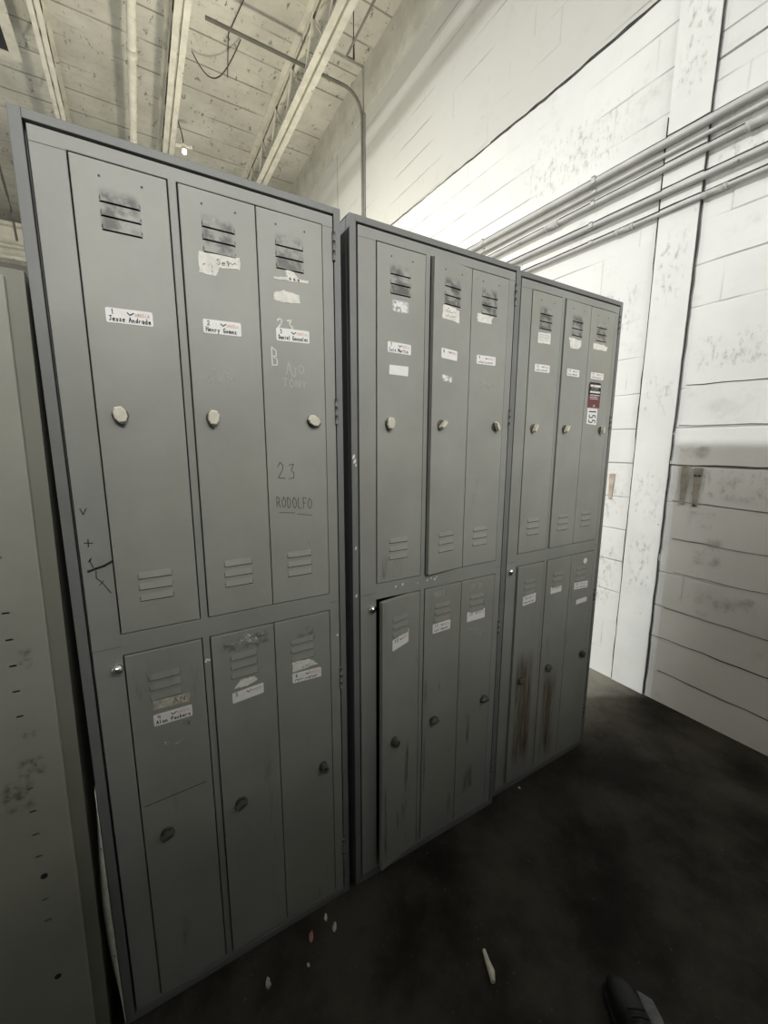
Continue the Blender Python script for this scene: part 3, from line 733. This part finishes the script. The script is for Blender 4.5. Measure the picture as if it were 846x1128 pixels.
def uv_quad(bm, P, y):
    uvl = bm.loops.layers.uv.verify()
    v = [bm.verts.new((a, y, b)) for a, b in P]
    f = bm.faces.new(v)
    for lp, uv in zip(f.loops, ((0, 1), (1, 1), (1, 0), (0, 0))): lp[uvl].uv = uv
    bm.normal_update()
    if f.normal.y > 0: f.normal_flip()

NAMES = {1: 'Jesse Andrade', 2: 'Henry Gomez', 3: 'Daniel Gonzalez', 4: 'Alan Pachero', 5: '', 6: None, 7: 'Luis Martin', 8: '', 9: None,
         10: '', 11: None, 12: '', 13: None, 14: None, 15: None, 16: None, 17: '', 18: None}
def name_label(parent, q, num):
    (ax, az), (bx, bz), (cx, cz), (dx, dz) = q
    w = ((bx-ax)+(cx-dx))/2; h = ((az-dz)+(bz-cz))/2; mx = (ax+bx+cx+dx)/4; mz = (az+bz+cz+dz)/4
    sl = max(-.16, min(.2, ((bz-az)/(bx-ax)+(cz-dz)/(cx-dx))/2))
    bm = bmesh.new(); r = .003; poly = []
    for sx, sz, a0 in ((1, 1, 0), (-1, 1, 90), (-1, -1, 180), (1, -1, 270)):
        for k in range(4):
            a = math.radians(a0+k*30); x = sx*(w/2-r)+r*math.cos(a); z = sz*(h/2-r)+r*math.sin(a); poly.append((x, z+sl*x))
    prism(bm, poly, -.0007, -.0001)
    y = -.0010; L = -w/2
    if num <= 18:
        s = str(num); write(bm, s, L+w*.10, h*.08+sl*(-w*.3), h*.32, h*.26, .0014, y, 1, sl)
        bx0 = -w*.02
        ribbon(bm, [(bx0-.002, h*.27), (bx0+.002, h*.13), (bx0+.004, h*.16), (bx0+.0085, h*.28)], .0021, y, 1)
        write(bm, 'vestis', bx0+w*.13, h*.14, h*.24, w*.055, .0010, y, 2, sl)
        ribbon(bm, [(bx0+w*.13, h*.10), (bx0+w*.46, h*.10+sl*w*.33)], .0007, y, 2)
        ribbon(bm, [(L+w*.34, h*.30+sl*(L+w*.34)), (L+w*.34, h*.06+sl*(L+w*.34))], .0004, y, 2)
        nm = NAMES[num]
        if nm is None:
            x = L+w*.08
            for n in (4, 6):
                scribble(bm, x, -h*.36+sl*x, w*.07*n, h*.22, n*3, .0014, y, 1, sl); x += w*.07*n + w*.06
        elif nm:
            write(bm, nm, L+w*.06, -h*.36+sl*(L+w*.06), h*.32, w*.90/max(len(nm), 12), .0016, y, 1, sl, .05)
    o = part('name_label', bm, [M['paper'], M['ink'], M['orange']], parent, loc=(mx, 0, mz))
    return o

def ragged(poly, n=5, amp=.0012):
    out = []
    for i, (x0, z0) in enumerate(poly):
        x1, z1 = poly[(i+1) % len(poly)]
        for k in range(n):
            t = k/n; j = 0 if k == 0 else amp
            out.append((x0+(x1-x0)*t+random.uniform(-j, j), z0+(z1-z0)*t+random.uniform(-j, j)))
    return out

def box_of(p): xs = [a for a, b in p]; zs = [b for a, b in p]; return min(xs), max(xs), min(zs), max(zs)

def marks(door, items, ox):
    for kind, P in items:
        P = [(a+ox, b) for a, b in P]
        if kind.startswith('label'):
            name_label(door, P, int(kind[5:]))
            if kind == 'label10':
                bm = bmesh.new(); prism(bm, [(P[1][0]-.020, P[1][1]-.012), (P[1][0]+.001, P[1][1]-.006), (P[1][0]+.002, P[1][1]+.006), (P[1][0]-.016, P[1][1]+.001)], -.0012, -.0004)
                part('torn_sticker', bm, M['oldpaper'], door)
        elif kind in ('torn', 'note', 'blank', 'dot', 'tape'):
            bm = bmesh.new()
            if kind == 'dot':
                a, b, c, d = box_of(P); poly = [((a+b)/2+.013*math.cos(t), (c+d)/2+.012*math.sin(t)) for t in [2*PI*k/20 for k in range(20)]]
            else: poly = ragged(P, 6, .0016) if kind == 'torn' else (ragged(P, 5, .0006) if kind in ('note', 'tape') else P)
            prism(bm, poly, -.0006, -.0001)
            a, b, c, d = box_of(P)
            if kind == 'note':
                for k in range(3): scribble(bm, a+.008, c+.010+k*.009, (b-a)*.72, .0015, 14, .0007, -.0009, 1)
            elif kind == 'torn' and len(P) == 6 and d-c > .04 and b-a > .08:
                write(bm, 'Sel', a+(b-a)*.42, c+(d-c)*.52, .011, .010, .0012, -.0009, 1); scribble(bm, a+(b-a)*.64, c+(d-c)*.58, .022, .008, 9, .0010, -.0009, 1)
            elif kind == 'torn' and len(P) == 8:
                for k in range(3): ribbon(bm, [(a+.040+.010*k, c+.007), (a+.041+.010*k, c+.004)], .0035, -.0009, 1)
            elif kind == 'torn' and len(P) == 5 and d-c > .03:
                for k in range(2): scribble(bm, a+.012, c+.011+k*.012, (b-a)*.6, .006, 14, .0009, -.0009, 1)
            elif kind == 'tape':
                write(bm, 'EVAN', a+.012, c+.006, .012, .014, .0012, -.0009, 1)
            nm = {'torn': 'torn_sticker', 'note': 'paper_note', 'blank': 'blank_sticker', 'dot': 'round_sticker', 'tape': 'old_tape'}[kind]
            part(nm, bm, [M['tape'] if kind == 'tape' else M['paper'] if kind in ('blank', 'dot') else M['oldpaper'], M['ink']], door)
        elif kind in ('soot', 'rust', 'chalk', 'blotch', 'tan', 'fleck', 'scuff'):
            bm = bmesh.new(); a, b, c, d = box_of(P)
            if kind == 'rust':
                a, b, c, d = box_of(P); c = max(c, .004); P = [(a, d), (min(b, a+.12), d), (min(b, a+.12), c), (a, c)]
            uv_quad(bm, P[:4], -.00035 if kind != 'soot' else -.0003)
            nm = {'soot': 'soot_stain', 'rust': 'rust_stain', 'chalk': 'paint_smear', 'blotch': 'glue_residue', 'tan': 'glue_residue', 'fleck': 'paint_smear', 'scuff': 'scuff_mark'}[kind]
            part(nm, bm, M['chalk2'] if kind in ('chalk', 'fleck') else M['rustfaint'] if (kind == 'rust' and d > .05 and d < .2) else M[kind], door)
        elif kind == 'crease':
            bm = bmesh.new(); ribbon(bm, P, .0022, -.0004); part('crease', bm, M['grayink'], door)
        elif kind == 'munder':
            bm = bmesh.new(); a, b = P; m = (a[0]*.5+b[0]*.5, a[1]*.5+b[1]*.5)
            ribbon(bm, [a, (m[0]-.003, m[1]+.003)], .0015, -.0004); ribbon(bm, [(m[0]+.003, m[1]), b], .0015, -.0004); part('marker_writing', bm, M['grayink'], door)
        elif kind[0] in 'cm':
            bm = bmesh.new(); a, b, c, d = P; txt = kind[1:]
            wd = (b[0]-a[0])/len(txt); sl = ((b[1]-a[1])/(b[0]-a[0])+(c[1]-d[1])/(c[0]-d[0]))/2
            if kind == 'cBRAJO':
                h = .040
                write(bm, 'B', a[0], a[1]-h, h, .022, .0026, -.0004, 0, -.15)
                part('paint_pen_writing', bm, M['chalkline'], door); bm = bmesh.new()
                write(bm, 'A', a[0]+.034, a[1]-h-.016, .030, .022, .0026, -.0004, 0, -.3)
                part('paint_pen_writing', bm, M['chalkfaint'], door); bm = bmesh.new()
                write(bm, 'J', a[0]+.050, a[1]-h-.022, .022, .014, .0022, -.0004, 0, -.2)
                part('paint_pen_writing', bm, M['chalkfaint'], door); bm = bmesh.new()
                write(bm, 'O', a[0]+.064, a[1]-h-.014, .020, .020, .0030, -.0004, 0, 0)
            else:
                h = {'c22': .026, 'm23': .038, 'mRODOLFO': .026, 'cTONY': .018, 'cNOTE': .016, 'cVOID': .016}[kind]
                if kind == 'mRODOLFO':
                    write(bm, txt, d[0], d[1], h, wd, .0017, -.0004, 0, sl, .04)
                elif kind == 'c22':
                    w2 = (b[0]-a[0])/2
                    write(bm, '2', d[0], d[1], h, w2, .0036, -.0004, 0, sl, .05); part('paint_pen_writing', bm, M['chalkline'], door); bm = bmesh.new()
                    write(bm, '3', d[0]+w2, d[1]+sl*w2, h, w2, .0036, -.0004, 0, sl, .05)
                else: write(bm, txt, d[0], d[1], h, wd, .0018, -.0004, 0, sl, .05)
            pen = kind[0] == 'c'
            part('paint_pen_writing' if pen else 'marker_writing', bm, (M['chalkline'] if kind in ('c22',) else M['chalkfaint']) if pen else M['grayink'], door)
        elif kind == 'decal':
            a, b, c, d = box_of(P); bm = bmesh.new(); r = .012; w = b-a
            poly = [(a, c), (b, c)] + [(b-r+r*math.cos(t), d-r+r*math.sin(t)) for t in (0, .5, 1.05, 1.57)] + [(a+r-r*math.sin(t), d-r+r*math.cos(t)) for t in (0, .5, 1.05, 1.57)]
            zc = c+(d-c)*.50
            prism(bm, [(a, c), (b, c), (b, zc), (a, zc)], -.0007, -.0001, 0)
            prism(bm, [(a, zc), (b, zc)] + poly[2:], -.0007, -.0001, 1)
            for z, t, x1 in ((.86, .0085, .92), (.62, .007, .92), (.50, .003, .9), (.42, .0025, .75), (.35, .002, .8)):
                ribbon(bm, [(a+w*.16, c+(d-c)*z), (a+w*x1, c+(d-c)*z)], t, -.0009, 2)
            for z in (.76, .70): scribble(bm, a+w*.2, c+(d-c)*z, w*.6, .004, 16, .0010, -.0009, 2)
            ribbon(bm, [(a+w*.46, c+.004), (a+w*.52, c+.011), (a+w*.60, c+.004)], .003, -.0009, 2)
            part('printed_decal', bm, [M['red'], M['ink'], M['oldpaper']], door)
        elif kind == 'numplate':
            a, b, c, d = box_of(P); bm = bmesh.new(); prism(bm, ragged(P, 3, .0003), -.0009, -.0001, 0)
            tmp = bmesh.new(); write(tmp, '155', 0, 0, .042, .019, .0042, 0, 0, 0, .02)
            tmp.verts.ensure_lookup_table()
            ids = {}
            for v in tmp.verts: ids[v] = bm.verts.new((a+.012+v.co.z, -.0011, d-.005-v.co.x))
            for f in tmp.faces: bm.faces.new([ids[v] for v in f.verts]).material_index = 1
            tmp.free()
            part('number_sticker', bm, [M['paper'], M['ink']], door)

M['chalk2'] = stain('scratched_paint', (.55, .55, .52), .50, .60, 75, .8)

def make_door(root, u, row, c, ajar=0):
    x0, x1 = DX[c]; z0, z1 = DZ[row]; w, h = x1-x0, z1-z0
    right = c < 2                                   # hinge side
    ox = -w if right else 0
    lz = LOUV[row]; bm = bmesh.new()
    zs = [0] + [z for b in lz for z in (b-.0020, b+.0085)] + [h]
    xs = [ox, ox+.040, ox+.106, ox+w]
    holes = {(1, 1+2*k) for k in range(len(lz))}
    tray(bm, xs, zs, holes, .014, 0, hole_flange=False)
    for b in lz:                                    # pressed louvres, open below
        a0, a1, o = ox+.040, ox+.106, .0024
        q = [bm.verts.new(p) for p in ((a0+.002, 0, b+.0150), (a1-.002, 0, b+.0150), (a1-.003, -o, b+.0005), (a0+.003, -o, b+.0005), (a0, 0, b-.0005), (a1, 0, b-.0005))]
        bm.faces.new((q[0], q[3], q[2], q[1])[::-1]); bm.faces.new((q[0], q[4], q[3])[::-1]); bm.faces.new((q[1], q[2], q[5])[::-1])
    rv = []
    if row == 'u':
        for fx in (.28, .72):
            cx, cz = ox+w*fx, h-.026
            rv.append(bm.faces.new([bm.verts.new((cx+.0022*math.cos(t), -.0004, cz+.0022*math.sin(t))) for t in [2*PI*k/10 for k in range(10)]])); rv[-1].material_index = 1
    uvl = bm.loops.layers.uv.verify()
    for f in bm.faces:
        if f.normal.length == 0: f.normal_update()
        for lp in f.loops: lp[uvl].uv = (lp.vert.co.x-ox, lp.vert.co.z)
    for f in bm.faces:
        f.normal_update()
        if f.normal.y > .3: f.normal_flip()
    hx = x1 if right else x0
    d = part('door', bm, [M['upper' if row == 'u' else 'lower'], M['grayink']], root, loc=(hx, -.0018, z0), rot=(0, 0, math.radians(ajar if right else -ajar)), bevel=.0014, solid=.0011)
    kx = {'u': (.0385, .0375, .1185), 'l': (.0475, .044, .1235)}[row][c]; kz = .462 if row == 'u' else .455
    kind, ang = KNOB[(u, row, c)]
    knob(d, ox+kx, kz, kind, ang, row == 'l')
    marks(d, MARKS.get((u, row, c), []), ox)
    return d

KNOB = {(0,'u',0): ('turn', -12), (0,'u',1): ('turn', 5), (0,'u',2): ('turn', -58), (0,'l',0): ('wing', 70), (0,'l',1): ('wing', 65), (0,'l',2): ('cyl', 0),
        (1,'u',0): ('turn', 8), (1,'u',1): ('wing', 50), (1,'u',2): ('wing', -25), (1,'l',0): ('cyl', 5), (1,'l',1): ('wing', 75), (1,'l',2): ('wing', 80),
        (2,'u',0): ('wing', 30), (2,'u',1): ('wing', 35), (2,'u',2): ('wing', 5), (2,'l',0): ('wing', 60), (2,'l',1): ('wing', 50), (2,'l',2): ('wing', 10)}
AJAR = {(1,'u',1): 5.2, (1,'l',0): 10.0, (2,'l',0): 2.5, (0,'l',1): 1.4, (0,'u',1): .5, (0,'u',2): .6, (2,'u',1): 1.2}

UNITS = [((0, 0, 0), 'grey six-door steel locker, leftmost and nearest, with RODOLFO in marker on a door', (.063, .936)),
         ((.634, 0, 0), 'grey six-door steel locker in the middle of the row, lower left door ajar', (.061, .938)),
         ((1.250, .018, 0), 'grey six-door steel locker at the wall end, red decal and rust runs on its doors', (.044, .950))]
for u, (loc, label, lk) in enumerate(UNITS):
    r = empty('locker_cabinet', loc); tag(r, label, 'locker', 'row of grey steel lockers')
    carcass(r); fr = door_frame(r, lk)
    for row in 'ul':
        for c in range(3): make_door(r, u, row, c, AJAR.get((u, row, c), 0))
    if u == 0:
        for pts, w in (([(.033,1.291),(.037,1.279),(.043,1.291)], .0018), ([(.033,1.221),(.047,1.219)], .0018), ([(.040,1.228),(.039,1.212)], .0018),
                       ([(.034,1.161),(.047,1.165),(.062,1.169),(.077,1.177)], .0048), ([(.036,1.181),(.041,1.188),(.039,1.181),(.043,1.168)], .0018),
                       ([(.047,1.160),(.046,1.145),(.055,1.134),(.068,1.109)], .0018), ([(.050,1.129),(.058,1.138)], .0014)):
            bm = bmesh.new(); ribbon(bm, pts, w, -.0004); part('marker_writing', bm, M['ink'], fr)
        for x, z in ((.242,.907),(.247,.905),(.239,.903),(.583,.885)):
            bm = bmesh.new(); prism(bm, ragged([(x-.003,z-.002),(x+.003,z-.003),(x+.003,z+.002),(x-.002,z+.003)], 2, .001), -.0006, -.0001); part('paint_fleck', bm, M['oldpaper'], fr)
    elif u == 1:
        for x, z, s in ((.006,1.385,.004),(.009,1.372,.004),(.012,1.362,.0025),(.010,1.13,.003),(.010,.989,.003)):
            bm = bmesh.new(); prism(bm, ragged([(x-s,z-s*1.6),(x+s*.8,z-s),(x+s,z+s*1.8),(x-s*.5,z+s)], 2, .001), -.0006, -.0001); part('paint_fleck', bm, M['oldpaper'], r)
        for x, z, s in ((.143,.993,.003),(.168,.996,.0035),(.262,.992,.003),(.278,.997,.002),(.292,.992,.004),(.300,.998,.002),(.225,.99,.0016)):
            bm = bmesh.new(); prism(bm, ragged([(x-s,z-s),(x+s*.8,z-s),(x+s,z+s),(x-s*.5,z+s)], 2, .001), -.0006, -.0001); part('paint_fleck', bm, M['oldpaper'], fr)

# ------------------------------------------------------------------ slotted cabinet beside the lockers
t = empty('storage_cabinet', (-.032, 0, 0), 0, .0156)
tag(t, 'beige metal storage cabinet with a column of slots, left of the lockers', 'cabinet')
bm = bmesh.new()
box(bm, -.92, 0, 0, .022, 0, 1.72); box(bm, -.92, -.918, .022, .45, 0, 1.72); box(bm, -.002, 0, .022, .45, 0, 1.72)
box(bm, -.918, -.002, .022, .45, 1.718, 1.72); box(bm, -.918, -.002, .448, .45, 0, 1.718)
part('body', bm, M['cabedge'], t, bevel=.003)
bm = bmesh.new(); zsl = [1.21-.0535*k for k in range(16) if k not in (1, 7, 8, 13)]
zsl = sorted(zsl); zs = [.03]
for z in zsl: zs += [z-.0018, z+.0018]
zs.append(1.705); xs = [-.90, -.088, -.077, -.026]
tray(bm, xs, zs, {(1, 1+2*k) for k in range(len(zsl))}, .010, -.011, hole_flange=False)
pn = part('slotted_panel', bm, M['cab'], t, bevel=.003, solid=.0012)
for z in (.517, .255, 1.69):
    bm = bmesh.new(); tube(bm, [(-.079, -.0116, z), (-.079, -.0108, z)], .0062, 14); part('bolt_hole', bm, M['ink'], pn)
bm = bmesh.new(); tube(bm, [(-.105, -.011, 1.263), (-.105, -.021, 1.263)], [.007, .005], 12); part('bolt', bm, M['paper'], pn)
for a, b, c, d in ((-.10, -.05, .745, .80), (-.13, -.07, .68, .76), (-.085, -.06, .835, .855), (-.075, -.05, .98, 1.03)):
    bm = bmesh.new(); uv_quad(bm, [(a, d), (b, d), (b, c), (a, c)], -.0116); part('soot_stain', bm, M['soot'], pn)
# bent pale strip standing in the slot between cabinet and locker
bm = bmesh.new(); L = []
for k in range(15):
    a = k/14; z = .005+a*.66; wd = .002+.015*max(0, math.sin(PI*min(1, a*1.02)))**1.3
    xr = -.0010-.001*a; L.append([bm.verts.new((xr-wd, .010+.01*a, z)), bm.verts.new((xr-wd*.4, -.006+.006*a, z)), bm.verts.new((xr, -.010+.006*a, z))])
for p, q in zip(L, L[1:]):
    for i in range(2): bm.faces.new((p[i], p[i+1], q[i+1], q[i]))
tag(obj('pale_strip', bm, M['oldpaper'], solid=.0015, smooth_=True), 'curled pale strip standing in the gap between cabinet and first locker', 'strip')

# ------------------------------------------------------------------ litter on the floor
def litter(name, x, y, poly, m, label, cat, hgt=.004, rz=0):
    bm = bmesh.new(); n = len(poly)
    a = [bm.verts.new((px, py, 0)) for px, py in poly]; b = [bm.verts.new((px*.85, py*.85, hgt*random.uniform(.6, 1.3))) for px, py in poly]
    top = bm.verts.new((0, 0, hgt*1.5))
    bm.faces.new(a[::-1])
    for i in range(n):
        bm.faces.new((a[i], a[(i+1) % n], b[(i+1) % n], b[i])); bm.faces.new((b[i], b[(i+1) % n], top))
    return tag(obj(name, bm, m, loc=(x, y, 0), rot=(0, 0, rz)), label, cat, 'litter on the floor by the lockers')
def blob(rx, ry, n=9): return [(rx*math.cos(2*PI*k/n)*random.uniform(.7, 1.2), ry*math.sin(2*PI*k/n)*random.uniform(.7, 1.2)) for k in range(n)]
litter('paper_scrap', .322, -.098, blob(.007, .014), M['scrap'], 'crumpled white paper scrap on the floor, nearest the first locker corner', 'litter', .006)
litter('candy_wrapper', .457, -.058, blob(.007, .016), M['pink'], 'pink wrapper scrap on the floor in front of the first locker', 'litter', .004, -.5)
litter('paper_scrap', .513, -.034, blob(.005, .011), M['white'], 'small grey-white scrap touching the foot of the first locker', 'litter', .004, -.4)
litter('paper_scrap', .526, -.070, blob(.006, .013), M['scrap'], 'cream paper scrap just right of the pink wrapper', 'litter', .004, -.5)
litter('paper_scrap', .428, -.116, blob(.004, .005), M['scrap'], 'tiny white crumb of paper below the pink wrapper', 'litter', .003)
litter('paper_scrap', 1.394, -.006, blob(.004, .006), M['paper'], 'tiny white speck at the foot of the last locker', 'litter', .003)
bm = bmesh.new()
tube(bm, [(.028*0+.0, .0, .008), (.012, .018, .009), (.020, .042, .008), (.030, .064, .007)], [.006, .0095, .007, .005], 10)
tag(obj('cigarette_stub', bm, M['white'], loc=(.836, -.405, 0)), 'flattened off-white cigarette stub lying alone on the dark floor', 'litter')

# black shoe at the lower edge of the picture
t = empty('shoe', (1.095, -.60, 0), math.radians(-38)); tag(t, 'black shoe with a grey side at the bottom of the picture, toe towards the lockers', 'shoe')
def shoe_ring(y, hw, z0, z1, cx, n=16):
    return [Vector((cx+hw*math.copysign(abs(math.cos(a))**.7, math.cos(a)), y, (z0+z1)/2+(z1-z0)/2*math.copysign(abs(math.sin(a))**.7, math.sin(a)))) for a in [2*PI*k/n for k in range(n)]]
def loft(secs, mi=0):
    bm = bmesh.new(); R = [[bm.verts.new(p) for p in shoe_ring(*s)] for s in secs]
    for a, b in zip(R, R[1:]):
        for k in range(16): bm.faces.new((a[k], a[(k+1) % 16], b[(k+1) % 16], b[k])).smooth = True
    bm.faces.new(R[0]); bm.faces.new(R[-1][::-1]); bmesh.ops.recalc_face_normals(bm, faces=bm.faces); return bm
up = [(.030, .006, .025, .040, -.012), (.022, .024, .02, .052, -.010), (0, .036, .018, .062, -.006), (-.04, .041, .018, .070, 0), (-.09, .038, .018, .088, .002), (-.13, .034, .018, .105, .002), (-.18, .033, .018, .112, 0), (-.225, .031, .018, .110, 0), (-.245, .020, .02, .10, 0)]
part('upper', loft(up), M['black'], t)
so = [(.034, .010, 0, .020, -.012), (.024, .028, 0, .021, -.010), (0, .040, 0, .022, -.006), (-.04, .045, 0, .022, 0), (-.10, .039, 0, .022, .002), (-.18, .036, 0, .022, 0), (-.235, .033, 0, .022, 0), (-.252, .02, 0, .021, 0)]
part('sole', loft(so), M['black'], t)
sd = [(.004, .008, .02, .040, .036), (-.02, .022, .02, .062, .040), (-.06, .024, .02, .076, .040), (-.11, .022, .02, .088, .036), (-.17, .016, .02, .09, .028)]
part('side_panel', loft(sd), M['greyfab'], t)
bm = bmesh.new()
for k in range(4): tube(bm, [(-.02, -.06-.018*k, .082+.006*k), (0, -.06-.018*k, .086+.007*k), (.02, -.06-.018*k, .082+.006*k)], .003, 6)
part('lace', bm, M['black'], t)

# ------------------------------------------------------------------ light
def area(loc, tgt, sx, sy, e, col=(1, 1, 1)):
    L = bpy.data.lights.new('area', 'AREA'); L.shape = 'RECTANGLE'; L.size = sx; L.size_y = sy; L.energy = e; L.color = col
    o = bpy.data.objects.new('area_light', L); C.objects.link(o); o.location = loc
    o.rotation_euler = (Vector(tgt)-Vector(loc)).to_track_quat('-Z', 'Y').to_euler(); return o
def point(loc, r, e, col=(1, 1, 1)):
    L = bpy.data.lights.new('point', 'POINT'); L.shadow_soft_size = r; L.energy = e; L.color = col
    o = bpy.data.objects.new('point_light', L); C.objects.link(o); o.location = loc; return o
area((-1.85, 2.36, 5.1), (-1.80, 2.33, 0), .28, .28, 410, (.98, 1, 1))
point((1.0, 3.4, 2.5), .12, 140, (1, .92, .74))
area((.6, -5.25, 4.75), (.6, -2.2, .6), 3.0, 3.2, 425, (1, .985, .94))
area((-4.5, 4.2, 1.3), (2.5, 1.2, 1.5), 3.0, 2.4, 110, (1, .99, .95))
w = bpy.data.worlds.new('world'); bpy.context.scene.world = w; w.use_nodes = True
w.node_tree.nodes['Background'].inputs[0].default_value = (.5, .5, .5, 1); w.node_tree.nodes['Background'].inputs[1].default_value = .02

# ------------------------------------------------------------------ camera
cam = bpy.data.cameras.new('camera'); co = bpy.data.objects.new('camera', cam); C.objects.link(co)
cam.sensor_fit = 'VERTICAL'; cam.sensor_height = 36; cam.lens = 448.18/1128*36; cam.clip_start = .02
pit, rol, yaw = .1667, .0023, .5360
fw = Vector((math.sin(yaw)*math.cos(pit), math.cos(yaw)*math.cos(pit), -math.sin(pit)))
rt = Vector((math.cos(yaw), -math.sin(yaw), 0)); upv = rt.cross(fw)
r2 = rt*math.cos(rol)+upv*math.sin(rol); u2 = -rt*math.sin(rol)+upv*math.cos(rol)
co.matrix_world = Matrix(((r2.x, u2.x, -fw.x, .14493), (r2.y, u2.y, -fw.y, -.99477), (r2.z, u2.z, -fw.z, 1.42028), (0, 0, 0, 1)))
sc = bpy.context.scene; sc.camera = co
sc.view_settings.view_transform = 'Standard'; sc.view_settings.look = 'None'; sc.view_settings.gamma = 1
sc.view_settings.use_curve_mapping = False; sc.view_settings.exposure = 0
